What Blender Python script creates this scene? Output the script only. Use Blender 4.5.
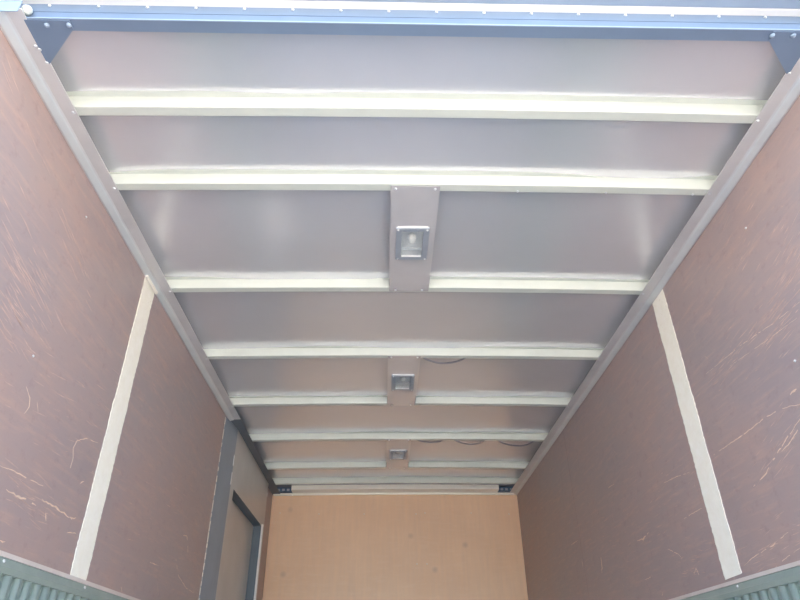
import bpy, bmesh, math, random
from mathutils import Vector, Matrix, noise

for o in list(bpy.data.objects):
    bpy.data.objects.remove(o, do_unlink=True)
scene = bpy.context.scene
C = scene.collection
rnd = random.Random(7)

# ------------------------------------------------------------------ camera
H = 0.95                       # camera height above the load floor (m)
CAM_X = -0.1142
F_PX = 619.07
RIGHT = Vector((0.99972, -0.02380, -0.00942)).normalized()
FWD = Vector((0.0252, 0.8488, 0.5282)).normalized()
UP = RIGHT.cross(FWD).normalized()
RIGHT = FWD.cross(UP).normalized()
CAM = Vector((CAM_X, 0.0, H))
cam_data = bpy.data.cameras.new('camera')
cam_data.sensor_fit = 'HORIZONTAL'
cam_data.sensor_width = 36.0
cam_data.lens = F_PX / 800.0 * 36.0
cam_data.clip_start = 0.02
cam = bpy.data.objects.new('camera', cam_data)
C.objects.link(cam)
m3 = Matrix((RIGHT, UP, -FWD)).transposed()
cam.matrix_world = Matrix.Translation(CAM) @ m3.to_4x4()
scene.camera = cam

# ------------------------------------------------------------------ sky, sun, exposure
world = bpy.data.worlds.new('sky'); scene.world = world; world.use_nodes = True
nt = world.node_tree; nt.nodes.clear()
sky = nt.nodes.new('ShaderNodeTexSky')
sky.sky_type = 'NISHITA'; sky.sun_disc = False
SUN_EL, SUN_AZ = math.radians(22), math.radians(6)   # azimuth from +Y (truck front) towards +X
sky.sun_elevation = SUN_EL; sky.sun_rotation = SUN_AZ
sky.air_density = 1.0; sky.dust_density = 4.0; sky.ozone_density = 1.0
bg = nt.nodes.new('ShaderNodeBackground'); bg.inputs['Strength'].default_value = 0.2
out = nt.nodes.new('ShaderNodeOutputWorld')
nt.links.new(sky.outputs[0], bg.inputs[0]); nt.links.new(bg.outputs[0], out.inputs[0])
sun_d = bpy.data.lights.new('sun', 'SUN'); sun_d.energy = 22; sun_d.angle = math.radians(0.6)
sun_d.color = (1.0, 0.95, 0.87)
sun = bpy.data.objects.new('sun', sun_d); C.objects.link(sun)
sd = Vector((math.sin(SUN_AZ) * math.cos(SUN_EL), math.cos(SUN_AZ) * math.cos(SUN_EL), math.sin(SUN_EL)))
sun.rotation_euler = sd.to_track_quat('Z', 'Y').to_euler(); sun.location = (6, 2, 8)
scene.view_settings.view_transform = 'Standard'
scene.view_settings.look = 'None'
scene.view_settings.gamma = 1.0
scene.view_settings.use_curve_mapping = False
scene.view_settings.exposure = 2.9

# ------------------------------------------------------------------ dimensions (m, z above load floor)
W = 1.18            # half width between the plywood linings
A = 1.10            # half width between the inner edges of the roof rails
YR = 1.063          # rear opening
YE = 6.071          # face of the bulkhead
ZR = H + 1.5645     # underside of the roof ribs
ZC = H + 1.612      # roof sheet at the sides
RIBS = [1.369, 1.7235, 2.427, 3.127, 3.826, 4.519, 5.233, 5.702]
GROUND = -0.75
def crown(x): return 0.012 * (1 - (x / W) ** 2)

def ray(px, py):
    return RIGHT * ((px - 400) / F_PX) - UP * ((py - 300) / F_PX) + FWD
def on_x(px, py, X):
    d = ray(px, py); return CAM + d * ((X - CAM.x) / d.x)
def on_y(px, py, Y):
    d = ray(px, py); return CAM + d * ((Y - CAM.y) / d.y)
def on_z(px, py, Z):
    d = ray(px, py); return CAM + d * ((Z - CAM.z) / d.z)

# ------------------------------------------------------------------ materials
def srgb(r, g, b):
    f = lambda c: (c / 255 / 12.92) if c / 255 <= 0.04045 else ((c / 255 + 0.055) / 1.055) ** 2.4
    return (f(r), f(g), f(b), 1)

class N:
    def __init__(s, name):
        s.m = bpy.data.materials.new(name); s.m.use_nodes = True
        s.t = s.m.node_tree; s.b = s.t.nodes['Principled BSDF']
    def n(s, t, **k):
        x = s.t.nodes.new(t)
        for a, v in k.items():
            if a.startswith('_'): setattr(x, a[1:], v)
            else: x.inputs[a.replace('__', ' ')].default_value = v
        return x
    def l(s, a, b): s.t.links.new(a, b)
    def coords(s, scale=(1, 1, 1)):
        tc = s.n('ShaderNodeTexCoord'); mp = s.n('ShaderNodeMapping'); mp.inputs['Scale'].default_value = scale
        s.l(tc.outputs['Object'], mp.inputs['Vector']); return mp.outputs[0]
    def noise(s, scale, vec=None, detail=4, rough=0.55):
        x = s.n('ShaderNodeTexNoise'); x.inputs['Scale'].default_value = scale
        x.inputs['Detail'].default_value = detail; x.inputs['Roughness'].default_value = rough
        if vec is not None: s.l(vec, x.inputs['Vector'])
        return x.outputs['Fac']
    def ramp(s, fac, stops):
        r = s.n('ShaderNodeValToRGB'); e = r.color_ramp.elements
        while len(e) < len(stops): e.new(0.5)
        for i, (p, c) in enumerate(stops):
            e[i].position = p; e[i].color = c if len(c) == 4 else (*c, 1)
        s.l(fac, r.inputs[0]); return r.outputs[0]
    def mix(s, fac, a, b, mode='MIX'):
        x = s.n('ShaderNodeMix'); x.data_type = 'RGBA'; x.blend_type = mode
        for v, i in ((fac, 0), (a, 6), (b, 7)):
            if isinstance(v, (int, float)): x.inputs[i].default_value = v
            elif isinstance(v, tuple): x.inputs[i].default_value = v
            else: s.l(v, x.inputs[i])
        return x.outputs[2]
    def bump(s, h, strength, dist=0.01):
        b = s.n('ShaderNodeBump'); b.inputs['Strength'].default_value = strength; b.inputs['Distance'].default_value = dist
        s.l(h, b.inputs['Height']); s.l(b.outputs[0], s.b.inputs['Normal'])
    def set(s, **k):
        for a, v in k.items(): s.b.inputs[a.replace('__', ' ')].default_value = v

def g3(v): return (v, v, v, 1)
M = {}
def painted(name, col, rough=0.45, metal=0.0, var=0.12, scale=9.0, bump=0.0, spec=0.5):
    q = N(name); v = q.coords()
    f = q.noise(scale, v, 5)
    lo = tuple(c * (1 - var) for c in col[:3]); hi = tuple(min(1, c * (1 + var)) for c in col[:3])
    q.l(q.ramp(f, [(0.3, lo), (0.7, hi)]), q.b.inputs['Base Color'])
    q.set(Roughness=rough, Metallic=metal); q.b.inputs['Specular IOR Level'].default_value = spec
    if bump: q.bump(q.noise(60, v, 3), bump, 0.002)
    M[name] = q.m; return q

def film_ply(name, seed):
    q = N(name); tc = q.n('ShaderNodeTexCoord'); mp = q.n('ShaderNodeMapping')
    mp.inputs['Location'].default_value = (seed, seed * 1.7, seed * 0.6)
    q.l(tc.outputs['Object'], mp.inputs['Vector']); base = mp.outputs[0]
    def sc(x, y, z, ang=0):
        m = q.n('ShaderNodeMapping'); m.inputs['Scale'].default_value = (x, y, z)
        m.inputs['Rotation'].default_value = (ang, 0, 0); q.l(base, m.inputs['Vector']); return m.outputs[0]
    big = q.noise(1.7, sc(1, 0.7, 1.2), 9, 0.68)
    c0 = q.ramp(big, [(0.30, srgb(155, 141, 142)), (0.46, srgb(164, 146, 144)), (0.58, srgb(170, 148, 143)), (0.74, srgb(184, 153, 143))])
    grain = q.noise(5, sc(1, 1.0, 9, 0.10), 8, 0.68)
    c1 = q.mix(q.ramp(grain, [(0.50, g3(0)), (0.78, g3(0.6))]), c0, srgb(198, 162, 146))
    fine = q.noise(22, sc(1, 0.5, 7, 0.16), 6, 0.7)
    c2 = q.mix(q.ramp(fine, [(0.64, g3(0)), (0.80, g3(0.4))]), c1, srgb(222, 194, 182))
    dark = q.noise(12, sc(1, 1.5, 2), 6, 0.7)
    c3 = q.mix(q.ramp(dark, [(0.55, g3(0)), (0.75, g3(0.5))]), c2, srgb(142, 118, 120))
    # thin scuffed scratch lines, gated by a broad wear mask
    dv = q.n('ShaderNodeVectorMath'); dv.operation = 'MULTIPLY_ADD'
    nz = q.n('ShaderNodeTexNoise'); nz.inputs['Scale'].default_value = 3.0; q.l(base, nz.inputs['Vector'])
    q.l(nz.outputs['Color'], dv.inputs[0]); dv.inputs[1].default_value = (0.35, 0.35, 0.35); q.l(sc(1, 1.2, 3.2, 0.25), dv.inputs[2])
    vo = q.n('ShaderNodeTexVoronoi'); vo.feature = 'DISTANCE_TO_EDGE'; vo.inputs['Scale'].default_value = 2.2
    q.l(dv.outputs[0], vo.inputs['Vector'])
    line = q.ramp(vo.outputs['Distance'], [(0.0, g3(1)), (0.012, g3(0))])
    gate = q.ramp(q.noise(3.3, sc(1, 1, 1.3), 6, 0.75), [(0.60, g3(0)), (0.70, g3(0.75))])
    c4 = q.mix(q.mix(1.0, line, gate, 'MULTIPLY'), c3, srgb(222, 186, 152))
    q.l(c4, q.b.inputs['Base Color'])
    q.l(q.ramp(big, [(0.3, g3(0.34)), (0.7, g3(0.50))]), q.b.inputs['Roughness'])
    q.b.inputs['Specular IOR Level'].default_value = 0.75
    q.bump(grain, 0.18, 0.003)
    M[name] = q.m

film_ply('film_ply_left', 3.1)
film_ply('film_ply_right', 11.4)

def birch(name):
    q = N(name)
    v = q.coords((1, 1, 1)); vs = q.coords((9, 1, 0.8)); vw = q.coords((1.2, 1, 6))
    a = q.noise(2.0, v, 5); g = q.noise(4, vs, 7, 0.65); h = q.noise(7, vw, 4)
    c = q.ramp(a, [(0.3, srgb(230, 189, 154)), (0.7, srgb(238, 199, 164))])
    c = q.mix(q.ramp(g, [(0.35, g3(0.0)), (0.75, g3(0.45))]), c, srgb(216, 182, 158))
    c = q.mix(q.ramp(h, [(0.5, g3(0)), (0.8, g3(0.25))]), c, srgb(240, 210, 182))
    sp = q.n('ShaderNodeTexVoronoi'); sp.inputs['Scale'].default_value = 3.4; q.l(v, sp.inputs['Vector'])
    c = q.mix(q.ramp(sp.outputs['Distance'], [(0.04, g3(0.5)), (0.12, g3(0))]), c, srgb(190, 156, 140))
    q.l(c, q.b.inputs['Base Color']); q.set(Roughness=0.42)
    q.bump(g, 0.08, 0.002); M[name] = q.m
birch('birch_ply')

def roof_sheet(name):
    q = N(name); v = q.coords()
    f = q.noise(2.2, v, 6, 0.6)
    q.l(q.ramp(f, [(0.3, srgb(232, 231, 234)), (0.7, srgb(238, 237, 240))]), q.b.inputs['Base Color'])
    q.set(Metallic=0.6, Roughness=0.23)
    M[name] = q.m
roof_sheet('roof_sheet')

painted('cream_paint', srgb(205, 208, 199), 0.40, 0.0, 0.03)
painted('rail_aluminium', srgb(218, 217, 217), 0.42, 0.45, 0.06, 6)
painted('end_rail_cream', srgb(244, 238, 226), 0.35, 0.0, 0.02)
painted('rail_lip', srgb(222, 226, 226), 0.40, 0.45, 0.05, 6)
painted('plate_aluminium', srgb(226, 222, 222), 0.24, 0.45, 0.04, 5)
painted('header_steel', srgb(112, 128, 150), 0.45, 0.1, 0.05, 5)
painted('frame_steel', srgb(150, 164, 182), 0.45, 0.1, 0.05, 5)
painted('white_seal_lit_edge', srgb(222, 220, 218), 0.5, 0, 0.03)  # seals and trims; also paints the lit edges of the lamp frames
painted('bright_zinc', srgb(225, 226, 228), 0.28, 0.6, 0.05, 40)
painted('dark_plastic', srgb(150, 156, 164), 0.45, 0, 0.1)
painted('black_cable', srgb(104, 104, 116), 0.5, 0, 0.05)
painted('door_grey', srgb(198, 194, 190), 0.34, 0.25, 0.06, 4)
painted('post_steel', srgb(150, 158, 168), 0.45, 0.2, 0.08, 5)
painted('reveal_steel', srgb(92, 102, 112), 0.5, 0.1, 0.08, 5)
painted('connector_blue', srgb(70, 92, 116), 0.5, 0.1, 0.2, 30)
painted('kick_trim', srgb(222, 212, 206), 0.45, 0.2, 0.06, 8)
painted('load_floor', srgb(232, 232, 234), 0.45, 0.0, 0.12, 6)
painted('asphalt', srgb(156, 155, 153), 0.9, 0.0, 0.12, 3, 0.3)
painted('outer_skin', srgb(225, 227, 230), 0.4, 0.0, 0.03)
painted('chassis', srgb(50, 52, 56), 0.6, 0.2, 0.1)
painted('splinter_wood', srgb(226, 200, 178), 0.7, 0, 0.12, 60)
painted('rubbed_wood', srgb(194, 166, 155), 0.6, 0, 0.15, 30)
painted('sealant', srgb(214, 208, 198), 0.6, 0, 0.1, 60)
painted('bulb_glass', srgb(240, 240, 232), 0.15, 0, 0.03)

q = N('kick_steel'); v = q.coords()
c = q.ramp(q.noise(8, v, 5), [(0.3, srgb(146, 160, 152)), (0.7, srgb(160, 172, 164))])
chip = q.ramp(q.noise(16, q.coords((1, 0.5, 2.4)), 5, 0.7), [(0.715, g3(0)), (0.735, g3(0.9))])
q.l(q.mix(chip, c, srgb(232, 230, 222)), q.b.inputs['Base Color']); q.set(Roughness=0.42, Metallic=0.15); M['kick_steel'] = q.m

q = N('tape_cream'); v = q.coords()
c = q.ramp(q.noise(18, v, 6, 0.7), [(0.3, srgb(246, 238, 222)), (0.7, srgb(253, 247, 235))])
sp = q.ramp(q.noise(120, v, 2), [(0.66, g3(0)), (0.72, g3(1))])
gt = q.ramp(q.noise(3.0, v, 3), [(0.52, g3(0)), (0.62, g3(0.55))])
q.l(q.mix(q.mix(1.0, sp, gt, 'MULTIPLY'), c, srgb(170, 148, 128)), q.b.inputs['Base Color'])
q.set(Roughness=0.7); q.bump(q.noise(40, v, 5), 0.25, 0.003); M['tape_cream'] = q.m

q = N('clear_lens'); q.set(Roughness=0.12); q.b.inputs['Base Color'].default_value = g3(0.70)
q.b.inputs['Alpha'].default_value = 0.17
q.bump(q.noise(90, q.coords((1, 0.2, 1)), 2), 0.15, 0.002); M['clear_lens'] = q.m

# ------------------------------------------------------------------ mesh helpers
def box(bm, x0, x1, y0, y1, z0, z1, bevel=0.0):
    vs = [bm.verts.new((x, y, z)) for x in (x0, x1) for y in (y0, y1) for z in (z0, z1)]
    fs = [(0, 1, 3, 2), (4, 6, 7, 5), (0, 4, 5, 1), (2, 3, 7, 6), (0, 2, 6, 4), (1, 5, 7, 3)]
    faces = [bm.faces.new([vs[i] for i in f]) for f in fs]
    if bevel:
        es = list({e for f in faces for e in f.edges})
        bmesh.ops.bevel(bm, geom=es, offset=bevel, segments=1, affect='EDGES', profile=0.5)
def sweep(bm, prof, pts, cap=True):
    """profile rings: prof(p) -> list of 3D points for every station"""
    rings = [[bm.verts.new(v) for v in prof(p)] for p in pts]
    n = len(rings[0])
    for a, b in zip(rings, rings[1:]):
        for i in range(n):
            bm.faces.new((a[i], a[(i + 1) % n], b[(i + 1) % n], b[i]))
    if cap:
        bm.faces.new(rings[0][::-1]); bm.faces.new(rings[-1])
def tube(bm, pts, r, n=8):
    pts = [Vector(p) for p in pts]; rings = []
    for i, p in enumerate(pts):
        t = (pts[min(i + 1, len(pts) - 1)] - pts[max(i - 1, 0)]).normalized()
        a = t.orthogonal().normalized() if abs(t.z) > 0.9 else t.cross(Vector((0, 0, 1))).normalized()
        b = t.cross(a)
        rings.append([bm.verts.new(p + (a * math.cos(k * 2 * math.pi / n) + b * math.sin(k * 2 * math.pi / n)) * r) for k in range(n)])
    for A_, B_ in zip(rings, rings[1:]):
        for k in range(n): bm.faces.new((A_[k], A_[(k + 1) % n], B_[(k + 1) % n], B_[k]))
    bm.faces.new(rings[0][::-1]); bm.faces.new(rings[-1])
def ring_plate(bm, x0, x1, y0, y1, hx0, hx1, hy0, hy1, z0, z1):
    o = [(x0, y0), (x1, y0), (x1, y1), (x0, y1)]; h = [(hx0, hy0), (hx1, hy0), (hx1, hy1), (hx0, hy1)]
    L = [[bm.verts.new((*p, z)) for p in s] for z in (z0, z1) for s in (o, h)]
    for i in range(4):
        j = (i + 1) % 4
        bm.faces.new((L[0][j], L[0][i], L[1][i], L[1][j])); bm.faces.new((L[2][i], L[2][j], L[3][j], L[3][i]))
        bm.faces.new((L[0][i], L[0][j], L[2][j], L[2][i])); bm.faces.new((L[1][j], L[1][i], L[3][i], L[3][j]))
def prism(bm, poly, vec):
    a = [bm.verts.new(p) for p in poly]; b = [bm.verts.new(Vector(p) + Vector(vec)) for p in poly]
    bm.faces.new(a); bm.faces.new(b[::-1])
    for i in range(len(a)):
        j = (i + 1) % len(a); bm.faces.new((a[j], a[i], b[i], b[j]))
def mesh(name, bm, mat, smooth=False):
    bmesh.ops.recalc_face_normals(bm, faces=bm.faces)
    me = bpy.data.meshes.new(name); bm.to_mesh(me); bm.free()
    me.materials.append(M[mat])
    if smooth:
        for p in me.polygons: p.use_smooth = True
    return me
def link(name, me, parent=None, loc=None, rot=None):
    o = bpy.data.objects.new(name, me); C.objects.link(o)
    if parent is not None: o.parent = parent
    if loc is not None: o.location = loc
    if rot is not None: o.rotation_euler = rot
    return o
def obj(name, bm, mat, parent=None, smooth=False, loc=None):
    return link(name, mesh(name, bm, mat, smooth), parent, loc)
def tag(o, label, cat, group=None):
    o['label'] = label; o['category'] = cat
    if group: o['group'] = group
    return o
def empty(name, loc=(0, 0, 0)):
    o = bpy.data.objects.new(name, None); C.objects.link(o); o.location = loc; o.empty_display_size = 0.1
    return o
def structure(o): o['kind'] = 'structure'; return o
def B(): return bmesh.new()

# a domed rivet / screw head, axis -Z (hangs from a soffit); 28 triangles
def head_mesh(name, r, h, mat='bright_zinc'):
    bm = B(); n = 8
    r0 = [bm.verts.new((r * math.cos(k * math.pi / 4), r * math.sin(k * math.pi / 4), 0)) for k in range(n)]
    r1 = [bm.verts.new((.62 * r * math.cos(k * math.pi / 4), .62 * r * math.sin(k * math.pi / 4), -h)) for k in range(n)]
    for k in range(n): bm.faces.new((r0[k], r0[(k + 1) % n], r1[(k + 1) % n], r1[k]))
    bm.faces.new(r1); bm.faces.new(r0[::-1])
    return mesh(name, bm, mat, True)
RIVET = head_mesh('rivet', 0.0062, 0.004)
SCREW = head_mesh('screw', 0.0050, 0.003)
BOLT = head_mesh('bolt', 0.008, 0.006, 'frame_steel')
FACE_BACK = (math.radians(-90), 0, 0)     # head pointing to -Y
def wall_rot(side): return (0, math.radians(-90 if side < 0 else 90), 0)   # head pointing into the box

# ------------------------------------------------------------------ setting
bm = B(); box(bm, -150, 150, -200, 100, GROUND - 0.2, GROUND)
structure(obj('ground', bm, 'asphalt'))
bm = B(); box(bm, -W - 0.03, W + 0.03, YR - 0.05, YE + 0.03, -0.12, 0)
structure(obj('floor', bm, 'load_floor'))
bm = B()
for s in (-1, 1): box(bm, s * 0.42 - 0.05, s * 0.42 + 0.05, YR + 0.2, YE + 1.2, -0.36, -0.12)
structure(obj('trim_5', bm, 'chassis'))

# roof sheet: crowned, faintly oil-canned between the ribs
bm = B(); nx, ny = 56, 140
y0, y1 = YR + 0.02, YE + 0.03
def sheet_z(x, y):
    k = noise.noise(Vector((x * 1.6, y * 1.9, 4.2))) * 0.0014 + noise.noise(Vector((x * 4, y * 3.5, 9.1))) * 0.0002
    return ZC + crown(x) + k
grid = [[bm.verts.new((-W + 2 * W * i / nx, y0 + (y1 - y0) * j / ny, sheet_z(-W + 2 * W * i / nx, y0 + (y1 - y0) * j / ny))) for i in range(nx + 1)] for j in range(ny + 1)]
for j in range(ny):
    for i in range(nx):
        bm.faces.new((grid[j][i], grid[j + 1][i], grid[j + 1][i + 1], grid[j][i + 1]))
ceiling = structure(obj('ceiling', bm, 'roof_sheet', smooth=True))
bm = B(); box(bm, -W - 0.05, W + 0.05, YR - 0.06, YE + 0.06, ZC + 0.03, ZC + 0.06)
obj('outer_roof', bm, 'outer_skin', ceiling)

# side walls: outer skin with plywood lining sheets
wl = B(); DY0, DY1, DZ = 4.372, 5.53, H + 1.168        # side door opening
XO = W + 0.016
box(wl, -XO - 0.03, -XO, YR - 0.04, DY0, 0, ZC + 0.03)
box(wl, -XO - 0.03, -XO, DY1, YE + 0.03, 0, ZC + 0.03)
box(wl, -XO - 0.03, -XO, DY0, DY1, DZ + 0.001, ZC + 0.03)
wall_left = structure(obj('wall_left', wl, 'outer_skin'))
wr = B(); box(wr, XO, XO + 0.03, YR - 0.04, YE + 0.03, 0, ZC + 0.03)
wall_right = structure(obj('wall_right', wr, 'outer_skin'))
def sheet(parent, side, ya, yb, mat):
    bm = B(); xa, xb = sorted((side * W, side * XO))
    box(bm, xa, xb, ya, yb, 0.002, ZC - 0.004, 0.0012)
    return obj('plywood_sheet', bm, mat, parent)
sheet(wall_left, -1, YR, 2.376, 'film_ply_left'); sheet(wall_left, -1, 2.380, 3.985, 'film_ply_left')
sheet(wall_left, -1, 5.66, YE, 'film_ply_left')
sheet(wall_right, 1, YR, 2.449, 'film_ply_right'); sheet(wall_right, 1, 2.453, 4.26, 'film_ply_right'); sheet(wall_right, 1, 4.263, YE, 'film_ply_right')

# bulkhead
bm = B(); box(bm, -XO - 0.03, XO + 0.03, YE + 0.016, YE + 0.046, 0, ZC + 0.03)
wall_back = structure(obj('wall_back', bm, 'outer_skin'))
bm = B(); box(bm, -W, W, YE, YE + 0.016, 0.002, ZC - 0.004, 0.001)
obj('plywood_sheet', bm, 'birch_ply', wall_back)
for px, py in [(280, 513), (319, 514), (364, 514), (416, 514), (425, 513), (471, 513), (509, 514), (417, 564), (427, 564)]:
    p = on_y(px, py, YE); link('screw', SCREW, wall_back, p, FACE_BACK)
for px, py, side in [(33, 356, -1), (795, 361, 1), (746, 228, 1), (86, 217, -1)]:
    p = on_x(px, py, side * W); link('screw', SCREW, wall_left if side < 0 else wall_right, p, wall_rot(side))

# torn-off film: pale splinters in the plywood, flat slivers a fraction of a millimetre proud
def scratch(side, pts, w0, seed):
    r = random.Random(seed); P = [on_x(px, py, side * W) for px, py in pts]
    dense = []
    for a, b in zip(P, P[1:]):
        n = max(2, int((b - a).length / 0.012))
        for k in range(n): dense.append(a.lerp(b, k / n))
    dense.append(P[-1]); bm = B(); L = []; n = len(dense)
    for i, p in enumerate(dense):
        t = dense[min(i + 1, n - 1)] - dense[max(i - 1, 0)]; t.normalize()
        nrm = Vector((0, -t.z, t.y)); u = i / (n - 1)
        ww = 0.5 * w0 * (0.25 + 0.75 * math.sin(math.pi * min(1, max(0, u * 0.94 + 0.03)))) * r.uniform(0.45, 1.2)
        off = nrm * r.uniform(-0.22, 0.22) * w0
        q0 = p + off; e = Vector((-side * 0.0006, 0, 0))
        L.append([bm.verts.new(q0 + nrm * ww / 2 + e), bm.verts.new(q0 - nrm * ww / 2 + e)])
    gap = 0
    for i, (a, b) in enumerate(zip(L, L[1:])):
        if gap > 0 and n > 10: gap -= 1; continue
        bm.faces.new((a[0], b[0], b[1], a[1]))
        if r.random() < 0.16: gap = r.randint(1, 3)
    bmesh.ops.delete(bm, geom=[v for v in bm.verts if not v.link_faces], context='VERTS')
    r_ = bmesh.ops.extrude_face_region(bm, geom=list(bm.faces))
    bmesh.ops.translate(bm, vec=(side * 0.0009, 0, 0), verts=[v for v in r_['geom'] if isinstance(v, bmesh.types.BMVert)])
    obj('splinter', bm, 'splinter_wood', wall_left if side < 0 else wall_right)
SCR = [
 (-1, [(0, 466), (12, 470), (26, 478), (45, 487)], 0.006), (-1, [(6, 490), (16, 495), (28, 501), (36, 505)], 0.012),
 (-1, [(42, 500), (52, 505), (62, 512), (72, 519)], 0.012), (-1, [(70, 518), (76, 518)], 0.010), (-1, [(46, 513), (46, 521)], 0.012),
 (-1, [(67, 533), (76, 533)], 0.008), (-1, [(0, 541), (5, 542)], 0.012), (-1, [(70, 468), (73, 458), (73, 448), (77, 441), (86, 438), (98, 443)], 0.006),
 (-1, [(26, 387), (30, 398), (29, 407), (24, 414)], 0.006), (-1, [(37, 402), (38, 412)], 0.004), (-1, [(183, 535), (187, 536), (188, 552)], 0.010),
 (-1, [(176, 559), (178, 575), (186, 588), (194, 593)], 0.006), (-1, [(150, 562), (158, 566)], 0.010), (-1, [(121, 587), (122, 592)], 0.006),
 (-1, [(80, 484), (84, 481)], 0.010),
 (1, [(800, 404), (780, 409), (765, 418), (744, 434), (712, 456)], 0.007), (1, [(800, 419), (790, 434), (776, 455), (765, 475), (752, 488)], 0.010),
 (1, [(798, 430), (788, 445), (782, 452)], 0.008), (1, [(637, 541), (643, 539), (649, 532)], 0.014), (1, [(643, 541), (644, 536)], 0.014),
 (1, [(601, 557), (602, 565), (602, 573)], 0.022), (1, [(582, 561), (583, 567)], 0.010), (1, [(662, 596), (663, 592)], 0.008),
 (1, [(684, 519), (690, 515), (702, 508)], 0.006), (1, [(800, 302), (775, 322), (740, 346), (706, 374)], 0.004), (1, [(797, 318), (770, 338), (730, 366)], 0.003),
 (1, [(788, 532), (772, 546), (752, 558), (744, 566)], 0.006), (1, [(800, 548), (786, 558), (775, 568)], 0.004), (1, [(796, 388), (790, 394)], 0.02),
 (1, [(664, 483), (676, 477), (690, 472)], 0.006), (1, [(570, 546), (578, 540)], 0.008), (1, [(645, 580), (651, 577)], 0.008), (1, [(694, 574), (696, 568), (699, 575)], 0.008),
 (1, [(668, 549), (678, 554), (682, 558)], 0.006), (1, [(608, 488), (614, 484)], 0.006),
]
for i, (s, pts, wd) in enumerate(SCR): scratch(s, pts, wd, i)
# rubbed patches: bundles of hair-thin parallel scratches left by sliding loads, one bundle = one part
def scuff(side, px, py, dy, dz, n, seed, slope):
    r = random.Random(seed); c = on_x(px, py, side * W); bm = B()
    for k in range(n):
        y = c.y + r.gauss(0, dy); z = c.z + r.gauss(0, dz) + (y - c.y) * slope
        L = r.uniform(0.015, 0.09); hw = r.uniform(0.0006, 0.0019); tz = L * (slope + r.uniform(-0.12, 0.12)); x0 = side * W; x1 = side * (W - 0.0005)
        if not (YR + 0.02 < y - L and z < ZR - 0.05): continue
        prism(bm, [(x1, y - L / 2, z - tz / 2), (x1, y, z - hw), (x1, y + L / 2, z + tz / 2), (x1, y, z + hw)], (x0 - x1, 0, 0))
    o = obj('scuff_mark', bm, 'rubbed_wood', wall_left if side < 0 else wall_right); o['kind'] = 'stuff'
for i, a in enumerate([(-1, 28, 275, .10, .05, 70, -0.25), (-1, 12, 315, .06, .05, 40, -0.2), (-1, 78, 265, .10, .03, 22, -0.3), (-1, 60, 400, .22, .10, 40, 0.1), (-1, 150, 400, .25, .2, 30, 0),
                       (-1, 35, 500, .10, .03, 40, -0.05), (-1, 20, 120, .10, .06, 12, -0.3), (-1, 170, 520, .3, .12, 30, 0.1), (1, 780, 320, .12, .05, 70, -0.12), (1, 790, 255, .05, .05, 40, -0.3), (1, 730, 360, .16, .03, 36, -0.12),
                       (1, 740, 250, .12, .06, 24, -0.2), (1, 785, 440, .08, .05, 40, -0.3), (1, 660, 500, .25, .10, 50, -0.05), (1, 600, 540, .4, .12, 50, 0.05), (1, 770, 545, .12, .03, 30, -0.1), (1, 690, 560, .15, .05, 30, 0.1)]):
    scuff(*a[:6], 100 + i, a[6])

# ------------------------------------------------------------------ roof rails (the angles between walls and roof)
def rail(side, name):
    # profile in (distance from centre, z): soffit leg, lowered outer lip, return to the wall, up the wall to the roof
    P = [(A, ZR + 0.0015), (A, ZR - 0.002), (1.142, ZR - 0.003), (1.147, ZR - 0.006), (1.171, ZR - 0.0125), (1.1795, ZR - 0.0115),
         (1.1795, ZC - 0.002), (1.174, ZC - 0.002), (1.174, ZR + 0.0015)]
    bm = B()
    ys = [1.030, 2.0, 3.0, 4.075 if side < 0 else YE - 0.002]; ye = ys[-1]
    sweep(bm, lambda y: [(side * x, y, z) for x, z in P], ys)
    o = structure(obj(name, bm, 'rail_aluminium'))
    bm = B()
    Q = [(1.1465, ZR - 0.0065), (1.1505, ZR - 0.0085), (1.1712, ZR - 0.0137), (1.1712, ZR - 0.0127), (1.148, ZR - 0.0066)]
    sweep(bm, lambda y: [(side * x, y, z) for x, z in Q], [1.030, ye])
    obj('lip', bm, 'rail_lip', o)
    if side < 0:      # plain dark length of rail above the side door
        bm = B(); sweep(bm, lambda y: [(side * x, y, z) for x, z in [(A, ZR + 0.0015), (A, ZR - 0.002), (1.1795, ZR - 0.002), (1.1795, ZC - 0.002), (1.174, ZC - 0.002), (1.174, ZR + 0.0015)]], [ye + 0.001, YE - 0.002])
        obj('dark_rail', bm, 'reveal_steel', o)
    for y in RIBS[:7]:
        if side < 0 and y > ye: continue
        link('rivet', RIVET, o, (side * (A + 0.010), y + 0.018, ZR - 0.0022))
    for y in ((1.145, 1.155, 1.2) if side < 0 else (1.2,)):
        link('rivet', RIVET, o, (side * (A + (0.016 if y == 1.145 else 0.008)), y, ZR - 0.0022))
    return o
trim_1 = rail(-1, 'trim_1'); trim_2 = rail(1, 'trim_2')

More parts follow.
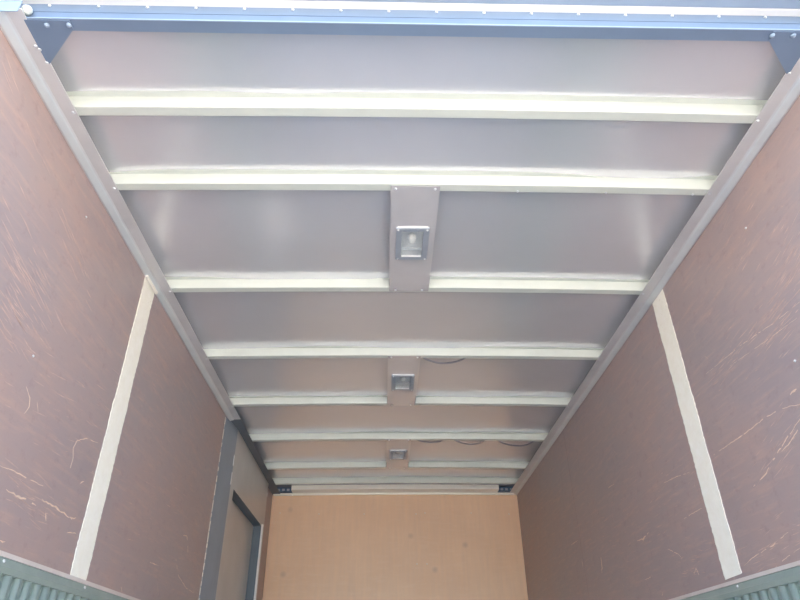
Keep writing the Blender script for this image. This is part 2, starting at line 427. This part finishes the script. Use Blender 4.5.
# ------------------------------------------------------------------ roof ribs (hat sections)
def rib_mesh():
    bm = B(); xs = [-1.172 + 2.344 * i / 40 for i in range(41)]
    P = [(-0.026, 0.0455), (-0.004, 0.0450), (-0.0012, 0.0052), (0.0, 0.0008), (0.0012, 0), (0.034, 0), (0.036, 0.001), (0.0375, 0.0055), (0.041, 0.0450), (0.062, 0.0455),
         (0.062, 0.0470), (0.040, 0.0470), (-0.003, 0.0470), (-0.026, 0.0470)]
    def prof(x):
        wob = noise.noise(Vector((x * 2.2, 3.3, 0))) * 0.0007
        return [(x, y + (wob if z < 0.04 else 0), z + crown(x) + 0.002) for y, z in P]
    sweep(bm, prof, xs)
    return mesh('roof_rib', bm, 'cream_paint')
RIB = rib_mesh()
RIB_LABELS = [
 'cream roof rib nearest the blue rear header beam, first across the ceiling',
 'second cream roof rib, touching the near end of the largest lamp plate',
 'third cream roof rib, crossed by the far end of the largest lamp plate',
 'fourth cream roof rib, with one cable loop hanging beside the middle lamp plate',
 'fifth cream roof rib, crossed by the far end of the middle lamp plate',
 'sixth cream roof rib, with three cable loops sagging along its right half',
 'seventh cream roof rib, crossed by the far end of the smallest-looking lamp plate',
 'last cream roof rib, close in front of the white rail over the end wall']
ribs = []
for y, lab in zip(RIBS, RIB_LABELS):
    o = link('roof_rib', RIB, None, (0, y, ZR)); tag(o, lab, 'roof rib', 'cream ribs across the ceiling'); ribs.append(o)
for px, py in [(518, 192.6), (606, 193.8), (692, 195.5)]:
    p = on_z(px, py, ZR + 0.004); link('screw', SCREW, ribs[1], (p.x, 0.031, crown(p.x) + 0.002))

# ------------------------------------------------------------------ ceiling lamps on their plates
def lamp(y_from, y_to, label):
    zc = ZR + 0.0095
    r = empty('ceiling_lamp', (0, (y_from + y_to) / 2, zc)); tag(r, label, 'ceiling lamp', 'recessed lamps along the ceiling')
    L = (y_to - y_from) / 2
    def ob(n, bm, m, p=r, smooth=False): return obj(n, bm, m, p, smooth)
    bm = B(); ring_plate(bm, -0.092, 0.092, -L, L, -0.052, 0.052, -0.092, 0.092, 0, 0.0016)
    for s in (-1, 1): box(bm, s * 0.092 - 0.0008, s * 0.092 + 0.0008, -L + 0.04, L - 0.045, 0.0, 0.012)
    plate = ob('mounting_plate', bm, 'plate_aluminium')
    for sx in (-1, 1):
        link('rivet', RIVET, plate, (sx * 0.074, -L + 0.014, 0)); link('rivet', RIVET, plate, (sx * 0.062, L - 0.012, 0))
    yo = -0.012
    bm = B(); ring_plate(bm, -0.068, 0.068, yo - 0.108, yo + 0.108, -0.044, 0.044, yo - 0.088, yo + 0.086, -0.009, 0.0)
    bmesh.ops.bevel(bm, geom=[e for e in bm.edges if all(v.co.z < -0.005 for v in e.verts)], offset=0.002, segments=1, affect='EDGES')
    fr = ob('frame', bm, 'dark_plastic')
    bm = B(); box(bm, -0.062, 0.062, yo - 0.1105, yo - 0.1075, -0.0045, 0.0); ob('lit_edge_strip', bm, 'white_seal_lit_edge', fr)  # white strip paints the light caught by the frame's near edge
    for sx in (-1, 1):
        for sy in (-1, 1): link('screw', SCREW, fr, (sx * 0.059, yo + sy * 0.099, -0.009))
    bm = B()                                            # open housing (five sides)
    x, a, b, zt = 0.046, yo - 0.090, yo + 0.088, 0.038
    box(bm, -x - .002, -x, a, b, 0, zt); box(bm, x, x + .002, a, b, 0, zt)
    box(bm, -x, x, a - .002, a, 0, zt); box(bm, -x, x, b, b + .002, 0, zt); box(bm, -x, x, a, b, zt, zt + .002)
    ob('housing', bm, 'rail_lip')
    bm = B(); box(bm, -0.042, 0.042, yo + 0.079, yo + 0.0858, -0.0098, -0.0045, 0.0006); ob('lit_inner_edge', bm, 'white_seal_lit_edge')  # white bar paints the light on the recess's far inner edge
    bm = B(); box(bm, -0.040, 0.040, yo - 0.078, yo - 0.066, 0.004, 0.014, 0.001); ob('lamp_holder', bm, 'rail_lip')
    bm = B(); box(bm, -0.040, 0.040, yo + 0.046, yo + 0.056, 0.004, 0.014, 0.001); ob('lamp_holder', bm, 'rail_lip')
    bm = B(); bmesh.ops.create_uvsphere(bm, u_segments=14, v_segments=8, radius=0.022)
    bmesh.ops.scale(bm, vec=(0.85, 1.5, 0.7), verts=bm.verts); bmesh.ops.translate(bm, vec=(0, yo - 0.012, 0.016), verts=bm.verts)
    ob('bulb', bm, 'bulb_glass', smooth=True)
    bm = B(); box(bm, -0.0435, 0.0435, yo - 0.0875, yo + 0.078, -0.004, -0.0015); ob('lens', bm, 'clear_lens')
    return r
lamp(1.729, 2.452, 'largest ceiling lamp, on the grey plate between the second and third roof ribs')
lamp(3.128, 3.856, 'middle ceiling lamp, on the plate between the fourth and fifth roof ribs')
lamp(4.520, 5.256, 'smallest-looking ceiling lamp, on the farthest plate towards the end wall')

# ------------------------------------------------------------------ cables sagging behind ribs
def cable(pts, Y, label):
    P = [on_y(px, py, Y) for px, py in pts]
    dense = []
    n = len(P)
    for i in range(n - 1):
        p0, p1, p2, p3 = P[max(i - 1, 0)], P[i], P[i + 1], P[min(i + 2, n - 1)]
        for k in range(6):
            t = k / 6
            dense.append(0.5 * ((2 * p1) + (p2 - p0) * t + (2 * p0 - 5 * p1 + 4 * p2 - p3) * t * t + (3 * p1 - p0 - 3 * p2 + p3) * t ** 3))
    dense.append(P[-1])
    bm = B(); tube(bm, dense, 0.0056, 8)
    tag(obj('cable', bm, 'black_cable', smooth=True), label, 'cable', 'cables hanging below the ceiling')
cable([(418, 352), (423, 357.5), (432, 361.5), (443, 363.3), (456, 361.8), (465, 358), (471, 353)], 3.182, 'dark cable loop hanging behind the fourth roof rib, right of the middle lamp')
cable([(413, 437), (419, 440.6), (429, 442.2), (439, 441.6), (446, 438)], 4.576, 'flattest of three cable loops on the sixth roof rib, nearest the lamp plate')
cable([(451, 437.5), (458, 441.8), (469, 444.4), (480, 443), (487, 438.5)], 4.576, 'middle of the three cable loops sagging behind the sixth roof rib')
cable([(494, 438), (502, 442.8), (514, 445.6), (526, 445), (536, 440)], 4.576, 'rightmost cable loop sagging behind the sixth roof rib, by the right wall')

# ------------------------------------------------------------------ rear header beam with corner gussets
hb = empty('rear_header_beam', (0, YR - 0.004, ZR)); tag(hb, 'blue-grey steel header beam with triangular corner gussets above the rear opening', 'beam')
def P3(x, y, z): return (x, y - YR, z - ZR)
bm = B()
prof = [(0.0, 0.0), (0.036, 0.0), (0.036, 0.004), (0.005, 0.004), (0.005, 0.064), (0.0, 0.067)]
sweep(bm, lambda x: [(x, y, z) for y, z in prof], [-1.168, 1.168])
body = obj('beam', bm, 'header_steel', hb)
bm = B(); box(bm, -1.10, 1.10, -0.0022, 0.0008, -0.0005, 0.0040); obj('bright_edge', bm, 'frame_steel', body)
bm = B(); box(bm, -1.10, 1.10, -0.0016, 0.0006, 0.030, 0.0325); obj('swage_line', bm, 'header_steel', body)
for s in (-1, 1):
    bm = B()
    poly = [P3(s * 1.108, YR + 0.002, ZR - 0.0035), P3(s * 0.985, YR + 0.002, ZR - 0.0035), P3(s * 0.985, YR + 0.030, ZR - 0.0035), P3(s * 1.100, 1.206, ZR - 0.0035), P3(s * 1.108, 1.206, ZR - 0.0035)]
    prism(bm, poly, (0, 0, 0.003)); g = obj('gusset', bm, 'header_steel', hb)
    for px in ((48, 70) if s < 0 else (771, 792)):
        p = on_z(px, 25.5 if s < 0 else 36, ZR); link('bolt', BOLT, g, P3(p.x, p.y, ZR - 0.0035))
for i in range(-11, 12):
    link('screw', SCREW, hb, (i * 0.1355 + 0.03 if abs(i * 0.1355 + 0.03) < 1.08 else 0, -0.0008, 0.058), FACE_BACK) if abs(i * 0.1355 + 0.03) < 1.08 else None

rf = empty('rear_door_frame', (0, 1.02, 0)); tag(rf, 'pale steel door frame around the rear opening, outside the blue header beam', 'door frame')
def rfb(n, m, *b, bev=0.002):
    bm = B(); box(bm, b[0], b[1], b[2] - 1.02, b[3] - 1.02, b[4], b[5], bev); return obj(n, bm, m, rf)
rfb('head', 'frame_steel', -1.27, 1.27, 0.985, 1.037, ZR + 0.067, ZR + 0.20)
rfb('door_seal', 'white_seal_lit_edge', -1.14, 1.14, 1.0375, 1.0625, ZR + 0.0665, ZR + 0.074)
for s in (-1, 1):
    xa, xb = sorted((s * 1.20, s * 1.30)); rfb('post', 'frame_steel', xa, xb, 0.985, 1.022, -0.10, ZR + 0.066)
    xa, xb = sorted((s * 1.105, s * 1.125)); 
    bm = B(); bmesh.ops.create_uvsphere(bm, u_segments=12, v_segments=8, radius=0.014)
    bmesh.ops.translate(bm, vec=(s * 1.098, 1.046 - 1.02, ZR + 0.018), verts=bm.verts); obj('rubber_buffer', bm, 'cream_paint', rf, True)
    bm = B(); prism(bm, [(s * 1.105, 1.0265 - 1.02, ZR - 0.016), (s * 1.178, 1.0265 - 1.02, ZR - 0.016), (s * 1.178, 1.0265 - 1.02, ZR + 0.03), (s * 1.105, 1.0265 - 1.02, ZR + 0.03)], (0, 0.0025, 0)); obj('rail_end_cap', bm, 'frame_steel', rf)
# two unseen door leaves, added straight back from the frame to block side light
def leaf_door(s, label):
    d = empty('added_rear_door', (s * 1.318, 0.978, -0.08)); tag(d, label, 'door', 'added rear doors out of view')
    def p(n, m, x0, x1, ya, yb, z0, z1, par=d, bev=0.002):
        xa, xb = sorted((s * x0, s * x1)); bm = B(); box(bm, xa, xb, ya, yb, z0, z1, bev); return obj(n, bm, m, par)
    p('panel', 'outer_skin', 0.0, 0.034, -1.17, 0, 0, ZR + 0.13)
    p('lining', 'film_ply_left', -0.006, -0.0005, -1.12, -0.05, 0.05, ZR + 0.08)
    for yy in (-1.17, -0.022): p('gasket', 'chassis', -0.010, -0.0005, yy, yy + 0.022, 0, ZR + 0.13)
    for z in (0.25, 0.95, 1.65, 2.3): p('hinge', 'bright_zinc', 0.002, 0.030, 0.0005, 0.006, z, z + 0.09)
    bm = B(); tube(bm, [(s * 0.052, -1.05, 0.0), (s * 0.052, -1.05, ZR + 0.13)], 0.013, 10); rod = obj('lock_rod', bm, 'bright_zinc', d, True)
    for z in (0.2, 1.1, 2.2): p('keeper', 'bright_zinc', 0.0345, 0.066, -1.075, -1.025, z, z + 0.05, rod)
leaf_door(-1, 'added, unseen left rear door leaf swung open beside the rear opening')
leaf_door(1, 'added, unseen right rear door leaf swung open beside the rear opening')
rfb('sill', 'frame_steel', -1.30, 1.30, 0.985, 1.012, -0.16, -0.10)

# ------------------------------------------------------------------ seam strips on the walls
def strip(side, ya, yb, label, seed):
    r = random.Random(seed)
    t = empty('seam_strip', (side * W, (ya + yb) / 2, H + 0.33)); tag(t, label, 'seam strip', 'cream strips over the plywood joints')
    z0, z1 = (H + 0.322, H + 1.5515); n = 110; left, right = [], []
    ym = (ya + yb) / 2
    for i in range(n + 1):
        u = i / n; z = z0 + (z1 - z0) * u
        k = noise.noise(Vector((z * 7, seed, 0))) * 0.005 + r.uniform(-0.0024, 0.0024)
        k2 = noise.noise(Vector((z * 7, seed + 9, 0))) * 0.005 + r.uniform(-0.0024, 0.0024)
        if side < 0 and u < 0.53: k -= 0.005
        left.append((ya + k - ym, z)); right.append((yb + k2 - ym, z))
    left[0] = (left[0][0] + 0.004, left[0][1] + 0.008 * (1 if side > 0 else 0)); right[0] = (right[0][0] - 0.003, right[0][1] + 0.004)
    bm = B(); e = -side * 0.0016; zz = H + 0.33
    outer = [[bm.verts.new((e, y, z - zz)) for y, z in s] for s in (left, right)]
    inner = [[bm.verts.new((0, y, z - zz)) for y, z in s] for s in (left, right)]
    for i in range(n):
        bm.faces.new((outer[0][i], outer[1][i], outer[1][i + 1], outer[0][i + 1]))
        bm.faces.new((outer[0][i], outer[0][i + 1], inner[0][i + 1], inner[0][i])); bm.faces.new((outer[1][i + 1], outer[1][i], inner[1][i], inner[1][i + 1]))
    bm.faces.new((outer[0][0], inner[0][0], inner[1][0], outer[1][0])); bm.faces.new((outer[0][n], outer[1][n], inner[1][n], inner[0][n]))
    obj('strip', bm, 'tape_cream', t)
    if side < 0:      # its end laid over the lip of the rail
        bm = B(); dy = 0.010
        pr = [(1.1725, ZR - 0.0205), (1.1640, ZR - 0.0205), (1.1610, ZR - 0.0120), (1.1725, ZR - 0.0143)]
        sweep(bm, lambda y: [(W - x, y, z - zz) for x, z in pr], [-0.062 + dy - 0.03, 0.062 + dy - 0.01]); obj('folded_end', bm, 'end_rail_cream', t)
    return t
strip(-1, 2.314, 2.442, 'cream strip down the left wall, between the rail and the ribbed kick panel', 1)
strip(1, 2.387, 2.517, 'cream strip down the right wall, between the rail and the ribbed kick panel', 2)

# ------------------------------------------------------------------ ribbed kick panels along the lower walls
def kick(side, y0, y1, zt, label):
    t = empty('kick_panel', (side * (W - 0.001), y0, 0.002)); tag(t, label, 'kick panel', 'ribbed panels along the lower walls')
    X = lambda d: -side * d
    def prof_obj(n, P, m, par=t):
        bm = B(); sweep(bm, lambda y: [(X(d), y, z) for d, z in P], [0, y1 - y0]); return obj(n, bm, m, par)
    prof_obj('top_trim', [(0, zt), (0.004, zt - 0.001), (0.005, zt - 0.014), (0, zt - 0.014)], 'kick_trim')
    prof_obj('back_plate', [(0, zt - 0.0145), (0.002, zt - 0.0145), (0.002, 0.03), (0, 0.03)], 'kick_steel')
    band = prof_obj('top_band', [(0.002, zt - 0.015), (0.0045, zt - 0.016), (0.0135, zt - 0.037), (0.0150, zt - 0.039), (0.0145, zt - 0.056), (0.002, zt - 0.059)], 'kick_steel')
    prof_obj('bottom_band', [(0.002, 0.10), (0.014, 0.097), (0.014, 0.03), (0.002, 0.03)], 'kick_steel')
    bm = B(); pr = [(math.cos(math.pi * k / 8) * 0.0175, 0.002 + math.sin(math.pi * k / 8) * 0.0135) for k in range(9)]
    sweep(bm, lambda z: [(X(d), yy, z) for yy, d in pr], [0.098, zt - 0.0575])
    rm = mesh('pressed_rib', bm, 'kick_steel', False)
    for p in rm.polygons: p.use_smooth = len(p.vertices) == 4
    n = int((y1 - y0) / 0.0585)
    for i in range(n): link('pressed_rib', rm, t, (0, 0.03 + i * 0.0585, 0))
    k = 0.25
    while k < y1 - y0:
        link('rivet', RIVET, band, (X(0.0085), k, zt - 0.026), wall_rot(side)); k += 0.55
    return t
kick(-1, YR + 0.01, 3.98, H + 0.327, 'grey-green ribbed kick panel along the bottom of the left wall')
kick(1, YR + 0.01, YE - 0.01, H + 0.3155, 'grey-green ribbed kick panel along the bottom of the right wall')

# ------------------------------------------------------------------ side door in the left wall
XP = -1.155
door = structure(empty('door_1', (XP, DY0, 0)))
def D(n, m, x0, x1, ya, yb, z0, z1, par=door, bev=0.0015):
    bm = B(); box(bm, x0 - XP, x1 - XP, ya - DY0, yb - DY0, z0, z1, bev); return obj(n, bm, m, par)
ZT = ZR - 0.005
bm = B(); prism(bm, [(-XO - XP, 3.990 - DY0, 0.002), (-1.1785 - XP, 3.990 - DY0, 0.002), (0.0003, 4.268 - DY0, 0.002), (-XO - XP, 4.268 - DY0, 0.002)], (0, 0, ZT - 0.002)); obj('post', bm, 'post_steel', door)
D('inner_stile', 'door_grey', -XO, XP, 4.2685, DY0, 0.002, ZT)
D('head_panel', 'door_grey', -XO, XP, DY0 + 0.001, DY1, DZ + 0.001, ZT)
D('far_stile', 'door_grey', -XO, XP, DY1 + 0.001, 5.655, 0.002, ZT)
D('head_reveal', 'reveal_steel', -1.30, XP - 0.0005, DY0, DY1, DZ - 0.003, DZ)
D('jamb_reveal', 'reveal_steel', -1.30, XP - 0.001, DY1 - 0.003, DY1, 0.002, DZ - 0.003)
D('jamb_reveal', 'reveal_steel', -1.30, XP - 0.001, DY0, DY0 + 0.003, 0.002, DZ - 0.003)
leaf = D('door_leaf', 'door_grey', -1.262, -1.222, DY0 + 0.0035, DY1 - 0.0035, 0.004, DZ - 0.0035)
D('edge_trim', 'white_seal_lit_edge', XP, XP + 0.015, DY1 + 0.001, DY1 + 0.016, 0.01, DZ + 0.012)
# broken bead of sealant at the cut edge of the plywood
z = 0.4; r = random.Random(5)
while z < ZT - 0.03:
    h = r.uniform(0.02, 0.07)
    D('sealant_bead', 'sealant', -W - 0.0005, -W + 0.003, 3.979, 3.979 + r.uniform(0.008, 0.013), z, min(z + h, ZT), bev=0)
    z += h + r.uniform(0.006, 0.04)
for za, zb in ((H + 1.30, H + 1.37), (H + 1.17, H + 1.25)):
    D('seam_bead', 'white_seal_lit_edge', XP - 0.002, XP + 0.003, 4.258, 4.268, za, zb, bev=0)
for za, zb in ((H + 1.53, H + 1.556), (H + 1.44, H + 1.47)):
    D('seam_bead', 'white_seal_lit_edge', XP - 0.002, XP + 0.003, 5.632, 5.650, za, zb, bev=0)

# ------------------------------------------------------------------ white rail over the bulkhead
er = empty('end_rail', (0, 5.93, ZR)); tag(er, 'cream roof rail with dark end brackets along the top of the end wall', 'rail')
bm = B()
pr = [(0.0, 0.008), (0.002, 0.006), (0.098, 0.003), (0.112, 0.001), (0.114, -0.012), (0.138, -0.012), (0.138, 0.048), (0.0, 0.052)]
sweep(bm, lambda x: [(x, y, z + crown(x) * 0.7) for y, z in pr], [-0.985 + 1.97 * i / 20 for i in range(21)])
obj('rail', bm, 'end_rail_cream', er)
for s in (-1, 1):
    x0, x1 = sorted((s * 0.986, s * 1.168))
    bm = B(); box(bm, x0, x1, 0.045, 0.138, 0.006, 0.046, 0.001); br = obj('end_bracket', bm, 'connector_blue', er)
    bm = B(); box(bm, x0, x1, 0.100, 0.138, -0.012, 0.005, 0.001); obj('end_flange', bm, 'end_rail_cream', er)
    for k in range(3):
        bm = B(); xx = s * (1.02 + 0.045 * k); box(bm, xx - 0.012, xx + 0.012, 0.036, 0.046, 0.012, 0.030, 0.001); obj('clip', bm, 'dark_plastic', br)
